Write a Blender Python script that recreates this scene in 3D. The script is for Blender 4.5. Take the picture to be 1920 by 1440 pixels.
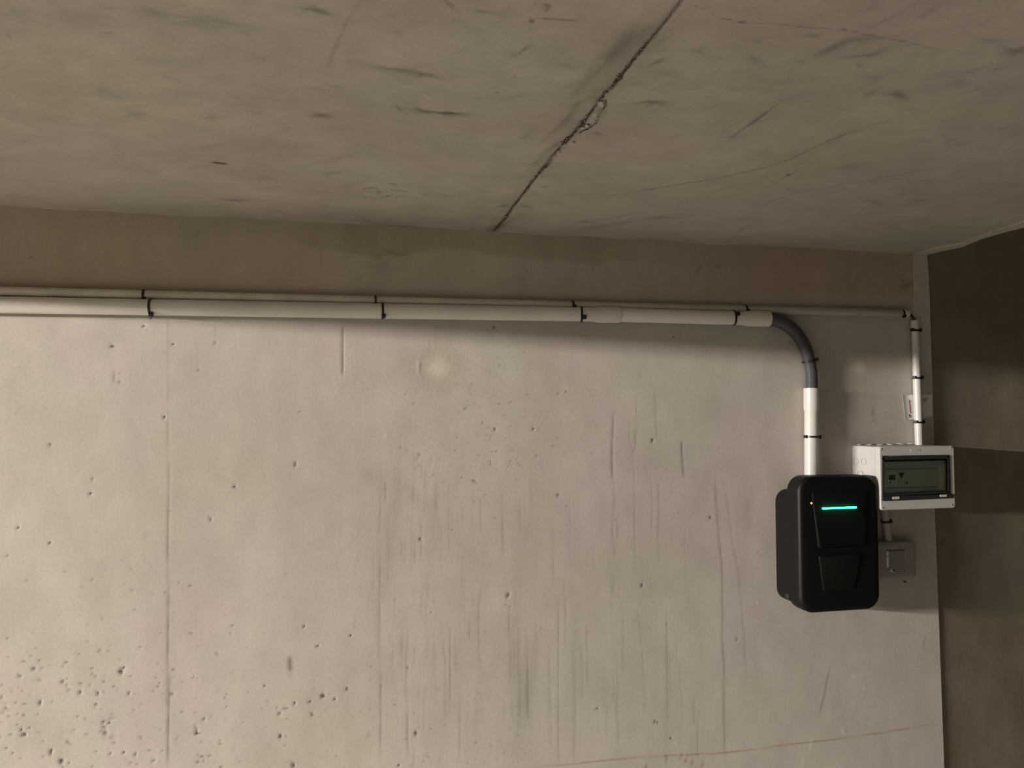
import bpy, bmesh, math, random
import numpy as np
from mathutils import Vector, Matrix
random.seed(7); rng = np.random.default_rng(11)
for o in list(bpy.data.objects): bpy.data.objects.remove(o)
S = bpy.context.scene; C = S.collection
PI = math.pi

# ------------------------------------------------------------------ camera
F = 1442.0; D = 2.0; H = 1.6; VP = (636, 780); ROLL = math.radians(0.46982539)
dY = np.array([VP[0]-960, -(VP[1]-720), -F]); dY /= np.linalg.norm(dY)
u = np.array([math.sin(ROLL), math.cos(ROLL), 0]); dZ = u - dY*(u@dY); dZ /= np.linalg.norm(dZ)
dX = np.cross(dY, dZ)
R = np.array([dX, dY, dZ]).T
CP = np.array([0, -D, H])
cd = bpy.data.cameras.new('camera'); cam = bpy.data.objects.new('camera', cd); C.objects.link(cam)
cd.sensor_width = 36; cd.lens = F/1920*36; cd.clip_start = 0.05
M = Matrix(R.T.tolist()).to_4x4(); M.translation = Vector(CP.tolist()); cam.matrix_world = M
S.camera = cam
# ------------------------------------------------------------------ world, lamps, exposure
w = bpy.data.worlds.new('world'); S.world = w; w.use_nodes = True
w.node_tree.nodes['Background'].inputs[0].default_value = (1.0, 0.93, 0.80, 1)
w.node_tree.nodes['Background'].inputs[1].default_value = 0.022
S.view_settings.view_transform = 'Standard'; S.view_settings.look = 'None'
S.view_settings.exposure = 0.0; S.view_settings.gamma = 1; S.view_settings.use_curve_mapping = False
def area(name, loc, target, sx, sy, power, col, spread=180):
    l = bpy.data.lights.new(name, 'AREA'); l.shape = 'RECTANGLE'; l.size = sx; l.size_y = sy
    l.energy = power; l.color = col; l.spread = math.radians(spread)
    o = bpy.data.objects.new(name, l); C.objects.link(o); o.location = loc
    d = Vector(target)-Vector(loc); o.rotation_euler = d.to_track_quat('-Z', 'Y').to_euler()
    return o
# lamp of the neighbouring bay, beyond the downstand beam on the left
area('bay_lamp', (-7.0, -2.1, 2.118), (1.0, -0.4, 1.3), 2.0, 0.06, 1020, (1.0, 0.905, 0.815))
# unseen fill light added behind the camera, bounced off the floor onto the ceiling
area('floor_bounce_fill', (-1.2, -3.3, 1.98), (-1.1, -3.0, 0), 1.5, 0.3, 62, (1.0, 0.90, 0.79), 140)

# ------------------------------------------------------------------ helpers
def W(px, py, h=0.0):
    "point seen at pixel (px, py) on the plane h metres in front of the wall"
    d = R.T @ np.array([px-960, -(py-720), -F]); t = (-h-CP[1])/d[1]
    return Vector((CP+d*t).tolist())
def WC(px, py, z):
    d = R.T @ np.array([px-960, -(py-720), -F]); t = (z-CP[2])/d[2]
    return Vector((CP+d*t).tolist())
def hX(px, py, X):
    "distance from the wall where the ray crosses the plane x = X"
    d = R.T @ np.array([px-960, -(py-720), -F]); t = X/d[0]
    return -(CP[1]+d[1]*t)
def project(P):
    c = (P-CP) @ R.T
    return 960+F*c[..., 0]/-c[..., 2], 720-F*c[..., 1]/-c[..., 2]
def link(name, me, m=None, parent=None, smooth=True):
    o = bpy.data.objects.new(name, me); C.objects.link(o)
    if m: me.materials.append(m)
    if smooth:
        me.polygons.foreach_set('use_smooth', [True]*len(me.polygons))
    if parent: o.parent = parent; o.matrix_parent_inverse = parent.matrix_basis.inverted()
    return o
def obj(name, bm, m, parent=None, smooth=True, angle=35):
    bmesh.ops.recalc_face_normals(bm, faces=bm.faces)
    me = bpy.data.meshes.new(name); bm.to_mesh(me); bm.free()
    o = link(name, me, m, parent, smooth)
    if smooth: me.set_sharp_from_angle(angle=math.radians(angle))
    return o
def thing(name, label, cat, loc=(0, 0, 0), group=None):
    o = bpy.data.objects.new(name, None); C.objects.link(o); o.empty_display_size = .02; o.location = loc
    return tag(o, label, cat, group)
def tag(o, label, cat, group=None):
    o['label'] = label; o['category'] = cat
    if group: o['group'] = group
    return o
def struct(o): o['kind'] = 'structure'; return o
def box(bm, lo, hi):
    v = [bm.verts.new((x, y, z)) for x in (lo[0], hi[0]) for y in (lo[1], hi[1]) for z in (lo[2], hi[2])]
    for f in ((0, 1, 3, 2), (4, 6, 7, 5), (0, 4, 5, 1), (2, 3, 7, 6), (0, 2, 6, 4), (1, 5, 7, 3)):
        bm.faces.new([v[i] for i in f])
    return v
def hull(bm, quad_front, quad_back):
    a = [bm.verts.new(p) for p in quad_front]; b = [bm.verts.new(p) for p in quad_back]; n = len(a)
    bm.faces.new(a); bm.faces.new(b[::-1])
    for i in range(n): bm.faces.new((a[i], b[i], b[(i+1) % n], a[(i+1) % n]))
def tube(bm, pts, radii, seg=24, caps=True):
    pts = [Vector(p) for p in pts]; rings = []
    t0 = (pts[1]-pts[0]).normalized(); n = t0.orthogonal().normalized()
    for i, p in enumerate(pts):
        t = (pts[min(i+1, len(pts)-1)]-pts[max(i-1, 0)])
        t = t.normalized() if t.length > 1e-7 else t0
        n = (n-t*n.dot(t)).normalized(); b = t.cross(n)
        r = radii[i] if hasattr(radii, '__len__') else radii
        rings.append([bm.verts.new(p+(n*math.cos(a)+b*math.sin(a))*r) for a in [2*PI*k/seg for k in range(seg)]])
        t0 = t
    for A, B in zip(rings, rings[1:]):
        for k in range(seg): bm.faces.new((A[k], A[(k+1) % seg], B[(k+1) % seg], B[k]))
    if caps: bm.faces.new(rings[0][::-1]); bm.faces.new(rings[-1])
def along(a, b, prof):
    "points and radii along a straight pipe; prof = [(distance or fraction, radius)]"
    L = (b-a).length; d = (b-a)/L
    return [a+d*s for s, r in prof], [r for s, r in prof]
def rrect(cx, cz, hw, hh, r, seg=6):
    r = max(min(r, hw*.99, hh*.99), 1e-4); P = []
    for sx, sz, a0 in ((1, 1, 0), (-1, 1, PI/2), (-1, -1, PI), (1, -1, 1.5*PI)):
        for k in range(seg+1):
            a = a0+PI/2*k/seg
            P.append((cx+sx*(hw-r)+r*math.cos(a), cz+sz*(hh-r)+r*math.sin(a)))
    return P
def rslab(bm, cx, cz, w_, h_, r, prof, seg=6):
    "rounded slab on the wall: prof = [(inset, h)] from the wall outwards"
    rings = []
    for ins, h in prof:
        rings.append([bm.verts.new((x, -h, z)) for x, z in rrect(cx, cz, w_/2-ins, h_/2-ins, r-ins, seg)])
    for A, B in zip(rings, rings[1:]):
        n = len(A)
        for k in range(n): bm.faces.new((A[k], A[(k+1) % n], B[(k+1) % n], B[k]))
    bm.faces.new(rings[0][::-1]); bm.faces.new(rings[-1])
def fillet(h0, h1, rad, n=5):
    return [(0, h0), (0, h1-rad)]+[(rad*(1-math.cos(a)), h1-rad+rad*math.sin(a)) for a in [PI/2*k/n for k in range(1, n+1)]]

# ------------------------------------------------------------------ materials
def mat(name, col, rough=.5, spec=.5, metal=0.0, noise=None, bump=None, emis=None, es=0):
    m = bpy.data.materials.new(name); m.use_nodes = True; nt = m.node_tree; b = nt.nodes['Principled BSDF']
    b.inputs['Base Color'].default_value = (*col, 1); b.inputs['Roughness'].default_value = rough
    b.inputs['Metallic'].default_value = metal; b.inputs['Specular IOR Level'].default_value = spec
    tc = nt.nodes.new('ShaderNodeTexCoord')
    if noise:
        sc, lo, stretch = noise
        mp = nt.nodes.new('ShaderNodeMapping'); mp.inputs['Scale'].default_value = stretch
        nz = nt.nodes.new('ShaderNodeTexNoise'); nz.inputs['Scale'].default_value = sc; nz.inputs['Detail'].default_value = 5
        rp = nt.nodes.new('ShaderNodeMapRange'); rp.inputs[1].default_value = .3; rp.inputs[2].default_value = .7
        rp.inputs[3].default_value = lo; rp.inputs[4].default_value = 1.0
        mx = nt.nodes.new('ShaderNodeVectorMath'); mx.operation = 'SCALE'; mx.inputs[0].default_value = col
        nt.links.new(tc.outputs['Object'], mp.inputs[0]); nt.links.new(mp.outputs[0], nz.inputs['Vector'])
        nt.links.new(nz.outputs['Fac'], rp.inputs[0]); nt.links.new(rp.outputs[0], mx.inputs['Scale'])
        nt.links.new(mx.outputs[0], b.inputs['Base Color'])
    if bump:
        n2 = nt.nodes.new('ShaderNodeTexNoise'); n2.inputs['Scale'].default_value = bump[0]; n2.inputs['Detail'].default_value = 4
        bp = nt.nodes.new('ShaderNodeBump'); bp.inputs['Strength'].default_value = bump[1]; bp.inputs['Distance'].default_value = .001
        nt.links.new(tc.outputs['Object'], n2.inputs['Vector']); nt.links.new(n2.outputs['Fac'], bp.inputs['Height'])
        nt.links.new(bp.outputs[0], b.inputs['Normal'])
    if emis:
        b.inputs['Emission Color'].default_value = (*emis, 1); b.inputs['Emission Strength'].default_value = es
    return m
def concrete(name, colA, colB, attr=False, stretch=(1, 1, 1), bump=.35, hue=.05, blotch=(.86, 1.06)):
    m = bpy.data.materials.new(name); m.use_nodes = True; nt = m.node_tree; N = nt.nodes.new; L = nt.links.new
    b = nt.nodes['Principled BSDF']; b.inputs['Roughness'].default_value = .82; b.inputs['Specular IOR Level'].default_value = .25
    tc = N('ShaderNodeTexCoord'); mp = N('ShaderNodeMapping'); mp.inputs['Scale'].default_value = stretch
    L(tc.outputs['Object'], mp.inputs[0])
    def noise(sc, det, rough=.55, vec=mp.outputs[0]):
        n = N('ShaderNodeTexNoise'); n.inputs['Scale'].default_value = sc; n.inputs['Detail'].default_value = det
        n.inputs['Roughness'].default_value = rough; L(vec, n.inputs['Vector']); return n
    def mrange(src, a, b_, c, d):
        r = N('ShaderNodeMapRange'); r.inputs[1].default_value = a; r.inputs[2].default_value = b_
        r.inputs[3].default_value = c; r.inputs[4].default_value = d; L(src, r.inputs[0]); return r.outputs[0]
    big = noise(3.2, 6, .6)
    mid = noise(14, 6, .65)
    mix = N('ShaderNodeMix'); mix.data_type = 'RGBA'; L(mrange(big.outputs['Fac'], .35, .65, 0, 1), mix.inputs[0])
    mix.inputs[6].default_value = (*colA, 1); mix.inputs[7].default_value = (*colB, 1)
    f1 = mrange(mid.outputs['Fac'], .3, .7, blotch[0], blotch[1])
    v1 = N('ShaderNodeVectorMath'); v1.operation = 'SCALE'; L(mix.outputs[2], v1.inputs[0]); L(f1, v1.inputs['Scale'])
    fine = noise(160, 3, .6, tc.outputs['Object'])
    f2 = mrange(fine.outputs['Fac'], .3, .7, .95, 1.05)
    v2 = N('ShaderNodeVectorMath'); v2.operation = 'SCALE'; L(v1.outputs[0], v2.inputs[0]); L(f2, v2.inputs['Scale'])
    # faint greenish / pinkish cast in patches
    hn = noise(1.9, 3, .5, tc.outputs['Object'])
    hm = N('ShaderNodeMix'); hm.data_type = 'RGBA'; L(mrange(hn.outputs['Fac'], .38, .62, 0, 1), hm.inputs[0])
    hm.inputs[6].default_value = (1-hue*.6, 1+hue*.5, 1-hue, 1); hm.inputs[7].default_value = (1+hue*.6, 1-hue*.5, 1, 1)
    v3 = N('ShaderNodeVectorMath'); v3.operation = 'MULTIPLY'; L(v2.outputs[0], v3.inputs[0]); L(hm.outputs[2], v3.inputs[1])
    out = v3.outputs[0]
    if attr:
        at = N('ShaderNodeAttribute'); at.attribute_name = 'marks'
        v4 = N('ShaderNodeVectorMath'); v4.operation = 'MULTIPLY'; L(out, v4.inputs[0]); L(at.outputs['Color'], v4.inputs[1]); out = v4.outputs[0]
    L(out, b.inputs['Base Color'])
    bn = noise(70, 6, .7, tc.outputs['Object'])
    bp = N('ShaderNodeBump'); bp.inputs['Strength'].default_value = bump; bp.inputs['Distance'].default_value = .0012
    L(bn.outputs['Fac'], bp.inputs['Height']); L(bp.outputs[0], b.inputs['Normal'])
    return m
M_wall = concrete('wall_concrete', (.505, .465, .425), (.55, .515, .475), True, (1, 1, .55), .25, .028, (.91, 1.04))
M_ceil = concrete('ceiling_concrete', (.45, .41, .36), (.52, .48, .425), True, (1, 1.3, 1), .4, .03, (.88, 1.05))
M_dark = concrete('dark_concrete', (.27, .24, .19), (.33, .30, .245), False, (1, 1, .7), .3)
M_trim = concrete('edge_concrete', (.50, .46, .40), (.56, .52, .46), False, (1, 1, 1), .4)
M_floor = concrete('floor_concrete', (.29, .28, .265), (.34, .33, .31), False)
M_pvc = mat('white_pvc', (.60, .59, .565), .32, .5, noise=(9, .88, (1, 1, 1)))
M_pvc_lit = mat('white_pvc_lit', (.76, .73, .67), .38, .5, noise=(9, .88, (1, 1, 1)))  # brighter copy of the white PVC: light on the horizontal run put into the colour
M_pvcd = mat('dusty_pvc', (.66, .62, .53), .5, .4, noise=(14, .78, (1, 1, 1)))
M_strap = mat('black_plastic', (.012, .012, .013), .4)
M_hose = mat('grey_corrugated', (.075, .075, .085), .38)
M_chg = mat('charger_shell', (.0035, .0037, .004), .5, .28, bump=(600, .12))
M_chg2 = mat('charger_panel', (.0028, .0042, .0036), .5, .24, bump=(500, .1))
M_led = mat('green_light', (.1, .8, .55), .4, emis=(.013, 1.0, .42), es=18)
M_amb = mat('amber_light', (.8, .5, .1), .4, emis=(1, .55, .12), es=2.2)
M_enc = mat('enclosure_grey', (.53, .525, .51), .45, .45, noise=(20, .93, (1, 1, 1)))
M_encd = mat('enclosure_inner', (.42, .43, .40), .55)
M_mod = mat('module_grey', (.70, .72, .66), .5)
M_modd = mat('module_dark', (.06, .06, .06), .5)
M_rim = mat('smoked_rim', (.03, .032, .03), .3)
M_clear = mat('clear_clip', (.55, .54, .50), .25)
M_sw = mat('switch_grey', (.34, .325, .305), .5, .4, noise=(60, .9, (1, 1, 1)))
M_flap = mat('flap_grey', (.27, .275, .245), .4)
M_cream = mat('cream_edge', (.95, .90, .83), .35)
M_chrome = mat('chrome', (.92, .90, .86), .3, metal=.5)
M_paper = mat('paper', (.84, .80, .83), .8, .2, noise=(50, .9, (1, 1, 1)))
M_red = mat('red_print', (.30, .10, .07), .8)
M_ink = mat('black_print', (.03, .025, .02), .8)
M_greyp = mat('grey_print', (.32, .31, .30), .8)
gl = bpy.data.materials.new('smoked_glass'); gl.use_nodes = True; nt = gl.node_tree; nt.nodes.clear()
o_ = nt.nodes.new('ShaderNodeOutputMaterial'); tr = nt.nodes.new('ShaderNodeBsdfTransparent'); tr.inputs[0].default_value = (.95, .97, .94, 1)
gs = nt.nodes.new('ShaderNodeBsdfGlossy'); gs.inputs['Roughness'].default_value = .12; gs.inputs[0].default_value = (.9, .9, .9, 1)
fr = nt.nodes.new('ShaderNodeFresnel'); fr.inputs[0].default_value = 1.45; mx = nt.nodes.new('ShaderNodeMixShader')
nt.links.new(fr.outputs[0], mx.inputs[0]); nt.links.new(tr.outputs[0], mx.inputs[1]); nt.links.new(gs.outputs[0], mx.inputs[2]); nt.links.new(mx.outputs[0], o_.inputs[0])
M_glass = gl

# ------------------------------------------------------------------ gridded concrete surfaces with real relief
class Surf:
    def __init__(s, P):                       # P: (rows, cols, 3)
        s.P = P; s.U, s.V = project(P)
        bad = ((P-CP) @ R.T)[..., 2] > -.2
        s.U[bad] = -9999; s.V[bad] = -9999
        s.gain = 1.0; s.mul = np.ones(P.shape); s.disp = np.zeros(P.shape[:2])
        s.cu0 = s.U.min(0); s.cu1 = s.U.max(0); s.rv0 = s.V.min(1); s.rv1 = s.V.max(1)
    def win(s, x0, x1, y0, y1):
        c = np.where((s.cu1 >= x0) & (s.cu0 <= x1))[0]; r = np.where((s.rv1 >= y0) & (s.rv0 <= y1))[0]
        if len(c) == 0 or len(r) == 0: return None
        return slice(r[0], r[-1]+1), slice(c[0], c[-1]+1)
    def put(s, wn, a, tint, dis):
        for k in range(3): s.mul[wn+(k,)] *= 1-np.minimum(a*s.gain, .97)*(1-tint[k])
        s.disp[wn] += a*dis
    def line(s, pts, wd, a=.5, tint=(.35, .33, .3), dis=0., jit=0., fade=.15, var=.35, asym=1.0):
        pts = np.array(pts, float); seg = np.linalg.norm(np.diff(pts, axis=0), axis=1); cum = np.concatenate([[0], np.cumsum(seg)])
        n = max(2, int(cum[-1]/7)+1); t = np.linspace(0, cum[-1], n)
        q = np.stack([np.interp(t, cum, pts[:, 0]), np.interp(t, cum, pts[:, 1])], 1)
        if jit:
            d = np.gradient(q, axis=0); d /= np.linalg.norm(d, axis=1)[:, None]+1e-6
            j = np.convolve(rng.normal(0, jit, n+2), [.3, .4, .3], 'valid')[:n]
            q += np.stack([-d[:, 1], d[:, 0]], 1)*j[:, None]
        st = 1-var*np.convolve(rng.random(n+6), np.ones(3)/3, 'same')[3:3+n]
        tt = t/cum[-1]
        if fade: st = st*np.clip(np.minimum(tt, 1-tt)/fade+.15, 0, 1)
        m = wd*3+2
        wn = s.win(q[:, 0].min()-m, q[:, 0].max()+m, q[:, 1].min()-m, q[:, 1].max()+m)
        if wn is None: return
        U, V = s.U[wn], s.V[wn]; acc = np.zeros(U.shape)
        for i in range(n-1):
            a0, b0 = q[i], q[i+1]; L = b0-a0; l2 = L@L+1e-6
            k = (np.abs(U-(a0[0]+b0[0])/2) < m+8) & (np.abs(V-(a0[1]+b0[1])/2) < m+8)
            if not k.any(): continue
            uu, vv = U[k], V[k]
            tau = np.clip(((uu-a0[0])*L[0]+(vv-a0[1])*L[1])/l2, 0, 1)
            dd = np.hypot(uu-a0[0]-tau*L[0], vv-a0[1]-tau*L[1])
            ww = wd*(.75+.5*st[i])
            acc[k] = np.maximum(acc[k], np.exp(-(dd/ww)**2)*(st[i]*(1-tau)+st[i+1]*tau))
        s.put(wn, np.clip(acc*a, 0, 1), tint, dis/max(a, .01))
    def blob(s, x, y, rx, ry, a=.4, tint=(.4, .38, .34), dis=0., rot=0., p=2., ragged=0.):
        m = max(rx, ry)*2.2+2; wn = s.win(x-m, x+m, y-m, y+m)
        if wn is None: return
        U, V = s.U[wn]-x, s.V[wn]-y; c, sn = math.cos(rot), math.sin(rot)
        A, B = (U*c+V*sn)/rx, (-U*sn+V*c)/ry
        r = np.hypot(A, B)
        if ragged:
            th = np.arctan2(B, A); f = np.zeros_like(th)
            for k in range(2, 7): f += np.cos(k*th+rng.random()*6.28)*rng.normal(0, ragged/k*1.6)
            r = r*np.clip(1+f, .55, 1.6)
        s.put(wn, np.clip(a*np.exp(-r**p), 0, 1), tint, dis/max(a, .01))
    def build(s, name, m, normal, flip=False):
        r, c = s.P.shape[:2]; P = s.P+s.disp[..., None]*np.array(normal)
        me = bpy.data.meshes.new(name); me.vertices.add(r*c); me.vertices.foreach_set('co', P.reshape(-1).astype('f4'))
        i = np.arange(r*c).reshape(r, c); q = np.stack([i[:-1, :-1], i[:-1, 1:], i[1:, 1:], i[1:, :-1]], -1).reshape(-1, 4)
        if flip: q = q[:, ::-1]
        n = len(q); me.loops.add(n*4); me.loops.foreach_set('vertex_index', q.reshape(-1).astype('i4'))
        me.polygons.add(n); me.polygons.foreach_set('loop_start', np.arange(0, n*4, 4).astype('i4'))
        me.polygons.foreach_set('use_smooth', np.ones(n, bool)); me.update(calc_edges=True)
        at = me.attributes.new('marks', 'FLOAT_COLOR', 'POINT')
        at.data.foreach_set('color', np.concatenate([s.mul, np.ones((r, c, 1))], 2).reshape(-1).astype('f4'))
        o = bpy.data.objects.new(name, me); C.objects.link(o); me.materials.append(m); return struct(o)
def soft(shape, cell, seed):
    "smooth value noise, bilinear"
    g = np.random.default_rng(seed).normal(0, 1, (int(shape[0]/cell)+3, int(shape[1]/cell)+3))
    y = np.arange(shape[0])/cell; x = np.arange(shape[1])/cell; yi = y.astype(int); xi = x.astype(int)
    fy = (y-yi)[:, None]; fx = (x-xi)[None]; fy = fy*fy*(3-2*fy); fx = fx*fx*(3-2*fx)
    return (g[yi][:, xi]*(1-fy)*(1-fx)+g[yi+1][:, xi]*fy*(1-fx)+g[yi][:, xi+1]*(1-fy)*fx+g[yi+1][:, xi+1]*fy*fx)

ZC = 2.0934                                   # ceiling height
XE = 1.756                                    # right end of the main wall
xs = np.concatenate([np.linspace(-9, -.95, 28), np.arange(-.925, XE, .0042), [XE]])
zs = np.concatenate([np.linspace(0, .6, 5), np.arange(.62, ZC, .0042), [ZC]])
X, Z = np.meshgrid(xs, zs)
EX = np.interp(Z, [0, .62, .95, 1.35, 1.85, 2.1], [.017, .012, .007, .001, -.003, -.004])
X = X+EX*np.clip((X-1.62)/(XE-1.62), 0, 1)
wall = Surf(np.stack([X, np.zeros_like(X), Z], -1))
wall.gain = 1.12; wall.disp += .00012*soft(X.shape, 22, 1)+.00025*soft(X.shape, 70, 2)
DK = (.38, .36, .33)
if True:
    L = wall.line; B = wall.blob
    mot = .55*soft(X.shape, 34, 21)+.45*soft(X.shape, 15, 22)+.3*soft(X.shape, 7, 23)
    stretch_ = soft((X.shape[0]//4+4, X.shape[1]), 9, 24).repeat(4, 0)[:X.shape[0]]
    wall.mul *= (1+.020*mot+.012*stretch_)[..., None]
    # formwork seams
    L([(315, 600), (315, 750)], 2.2, .22, fade=0)
    L([(316, 765), (315, 1000), (315, 1200), (316, 1445)], 1.3, .66, (.34, .36, .34), -.0006, .3, .04, .6)
    L([(316, 1000), (315, 1445)], 2.4, .22, (.5, .54, .52), 0, .5, .04, .7)
    for y in (1128, 1212, 1275, 1290, 1317, 1362, 1410): B(315, y, 5, 12, .4, (.62, .64, .62), 0, 0, 2, .3)
    L([(642, 608), (642, 704)], 1.1, .75, (.25, .23, .2), -.001, .1, .06, .2)
    L([(602, 470), (602, 505)], 1.2, .35)
    # streaks seen in the photograph
    st = [[(1152, 770), (1147, 860), (1150, 910), (1155, 950), (1157, 1000), (1154, 1040)], [(1150, 917), (1149, 1000), (1152, 1045)],
          [(1190, 800), (1192, 835), (1188, 850)], [(1181, 780), (1180, 830), (1186, 845), (1189, 925), (1190, 1060)], [(1193, 740), (1195, 800), (1189, 840)],
          [(1227, 730), (1229, 780), (1232, 830)], [(1198, 690), (1200, 715)], [(1278, 825), (1280, 870), (1282, 895)], [(1234, 900), (1235, 950), (1233, 1010), (1237, 1060)],
          [(1340, 890), (1342, 940), (1347, 1000), (1353, 1060), (1355, 1150), (1354, 1200), (1358, 1250), (1357, 1320), (1359, 1425)],
          [(1357, 895), (1365, 950), (1372, 1010), (1382, 1058), (1390, 1130), (1396, 1200), (1399, 1280)],
          [(1152, 1080), (1150, 1110), (1153, 1120)], [(1195, 1140), (1203, 1210), (1206, 1260), (1208, 1340)], [(1157, 1220), (1157, 1330), (1158, 1370), (1160, 1400)],
          [(1168, 1150), (1168, 1270)], [(1057, 1080), (1060, 1140), (1062, 1230)], [(1030, 1200), (1031, 1300), (1032, 1400)], [(1100, 1170), (1101, 1250), (1102, 1290)],
          [(956, 1100), (954, 1180), (958, 1260), (960, 1350)], [(973, 1170), (974, 1300), (975, 1350)], [(986, 1180), (989, 1260), (990, 1350)],
          [(1090, 1200), (1091, 1330)], [(1046, 1130), (1047, 1440)], [(1075, 1210), (1078, 1340), (1076, 1440)], [(1255, 1210), (1256, 1350)],
          [(710, 985), (712, 1060), (714, 1440)], [(775, 850), (775, 870)], [(791, 863), (790, 900)], [(797, 880), (798, 925)], [(818, 930), (817, 960)], [(840, 900), (841, 925)],
          [(867, 940), (867, 990)], [(777, 990), (777, 1060)], [(792, 960), (790, 1000), (789, 1050)], [(752, 1010), (753, 1045)], [(758, 1010), (758, 1060)],
          [(900, 925), (902, 1000)], [(715, 880), (714, 940), (713, 1000)], [(722, 900), (722, 942)], [(773, 905), (775, 945)], [(809, 850), (806, 880)], [(763, 1170), (762, 1300), (766, 1440)],
          [(845, 1170), (843, 1240), (845, 1300)], [(880, 1160), (880, 1200)], [(901, 1100), (898, 1160), (897, 1250)], [(813, 1120), (818, 1160)], [(830, 1190), (835, 1245)], [(777, 1400), (776, 1440)],
          [(712, 1120), (713, 1160), (714, 1440)], [(1300, 1300), (1302, 1360)], [(1250, 1150), (1252, 1360)], [(1307, 1350), (1308, 1420)]]
    for k, p in enumerate(st): L(p, 1.0+.35*(k % 3), .36, (.45, .42, .36), -.0002, .5, .12, .5)
    L([(1340, 890), (1347, 1000), (1353, 1060), (1355, 1150), (1354, 1200), (1358, 1250), (1357, 1320), (1359, 1425)], 2.4, .34, (.5, .46, .4), 0, .6, .05, .4)
    L([(1278, 825), (1280, 870), (1282, 895)], 1.3, .6, (.3, .27, .23), -.0006)
    L([(1400, 930), (1403, 960), (1406, 995)], 5, .18)
    L([(1150, 770), (1147, 860), (1150, 910)], 1.3, .5, (.35, .32, .28), -.0006, .3)
    for k in range(150):                       # faint vertical scour marks
        x = rng.normal(1000, 190) if k % 3 else rng.normal(790, 60); y = rng.uniform(840, 1330); ln = rng.uniform(30, 150)
        if x < 640 or x > 1440: continue
        dx = (x-900)*.012; L([(x, y), (x+dx*.5+rng.normal(0, 1), y+ln/2), (x+dx, y+ln)], rng.uniform(.8, 1.6), rng.uniform(.08, .26), (.5, .45, .38), -.0001, .5, .3, .5)
    for x, y, rx, ry, a in ((985, 1300, 14, 80, .22), (965, 1220, 10, 90, .16), (1080, 1200, 10, 60, .12), (745, 930, 16, 40, .15), (775, 920, 9, 30, .18), (815, 950, 7, 50, .2), (690, 890, 40, 18, .12),
                            (730, 1020, 8, 60, .12), (585, 930, 60, 30, .08), (1330, 760, 22, 30, .12), (1200, 880, 40, 60, .08), (370, 720, 14, 60, .09), (110, 780, 60, 70, .05), (1440, 700, 50, 60, .06)):
        B(x, y, rx, ry, a, (.45, .42, .38), 0, 0, 2, .3)
    # spindle mark, brush marks, lower line
    L([(543, 1228), (543, 1240), (544, 1255), (543, 1262)], 3.6, .95, (.45, .42, .38), 0, 0, .3, .1)
    L([(542, 1255), (541, 1275)], 1, .3)
    L([(1558, 1242), (1552, 1268), (1544, 1310), (1533, 1350)], 1.4, .6, (.45, .38, .34), 0, .2, .25, .2)
    L([(1524, 1380), (1517, 1410)], 1.5, .5, (1.5, 1.45, 1.4), .0003)
    L([(1735, 1190), (1730, 1218)], 1.6, .4)
    L([(960, 1442), (1100, 1429), (1240, 1417), (1355, 1412), (1450, 1400), (1550, 1388), (1640, 1376), (1740, 1360), (1765, 1357)], 1.15, .62, (.62, .36, .28), -.0003, .3, .1, .35)
    for x, y in ((1278, 1417), (1287, 1425), (1298, 1430), (1318, 1434), (1250, 1422), (1212, 1437)): B(x, y, 2, 4, .6, (.45, .28, .22), -.0005, .3, 2, .4)
    # shallow pale scars
    for x, y, r in ((1582, 1371, 4), (1602, 1268, 2.5), (1620, 1290, 2), (1062, 728, 2.5), (1421, 1130, 2.5), (724, 817, 2.5), (1506, 1427, 3), (1268, 1393, 2)):
        B(x, y, r, r*1.2, .6, (1.35, 1.33, 1.3), .0006, 0, 2, .4)
    L([(1638, 760), (1636, 775), (1640, 785)], 2.4, .4); L([(1632, 795), (1637, 787), (1644, 796)], 2.0, .4); B(1660, 782, 20, 10, .12)
    # filled formwork tie holes
    for x, y, r in ((823, 690, 19), (1611, 688, 13)):
        B(x, y, r*2.6, r*2.3, .5, (.84, .82, .72), 0, 0, 4, .1)
        B(x, y, r*1.1, r*1.1, .9, (1.4, 1.42, 1.45), .0007, 0, 2.2, .05)
    for k in range(420):
        a = rng.uniform(0, 6.28); r = rng.normal(46, 11); B(823+r*math.cos(a), 692+r*math.sin(a)*.95, 1.5, 1.5, .3, (.72, .69, .58) if k % 2 else (1.2, 1.2, 1.12), rng.normal(0, .00025), 0, 2)
    L([(786, 672), (784, 690), (785, 706)], 1.4, .5, (1.3, 1.28, 1.2), .0012, .3)
    L([(870, 668), (900, 685), (935, 705), (960, 730)], 1.4, .2, (.6, .58, .5), -.0004, 1.5)
    L([(1605, 666), (1620, 672), (1630, 680)], 2.5, .3, (.5, .42, .36), -.0008, .6)
    B(1640, 700, 26, 40, .14, (.8, .6, .52)); B(1665, 728, 14, 30, .14, (.8, .6, .52))
    # damp band under the ceiling with a tide line
    tx = [0, 540, 560, 600, 625, 660, 745, 790, 830, 880, 935, 1000, 1050, 1110, 1200, 1330, 1500, 1760]
    ty = [440, 445, 455, 472, 466, 478, 480, 470, 466, 472, 481, 488, 490, 496, 488, 500, 500, 500]
    tb = np.interp(wall.U, tx, ty)+1.5*soft(X.shape, 6, 5); k = 1/(1+np.exp((wall.V-tb)/1.6))
    k *= np.interp(wall.U, [0, 520, 600, 1120, 1250, 1760], [.10, .25, 1, 1, .25, .2])
    k[wall.V < 0] = 0
    for c, t in enumerate((.84, .82, .76)): wall.mul[..., c] *= 1-k*(1-t)
    # strip above the conduits: browner concrete, with its shade deepened in the colour
    bb = np.clip((585-wall.V)/40, 0, 1)*(wall.V > 0)
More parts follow.
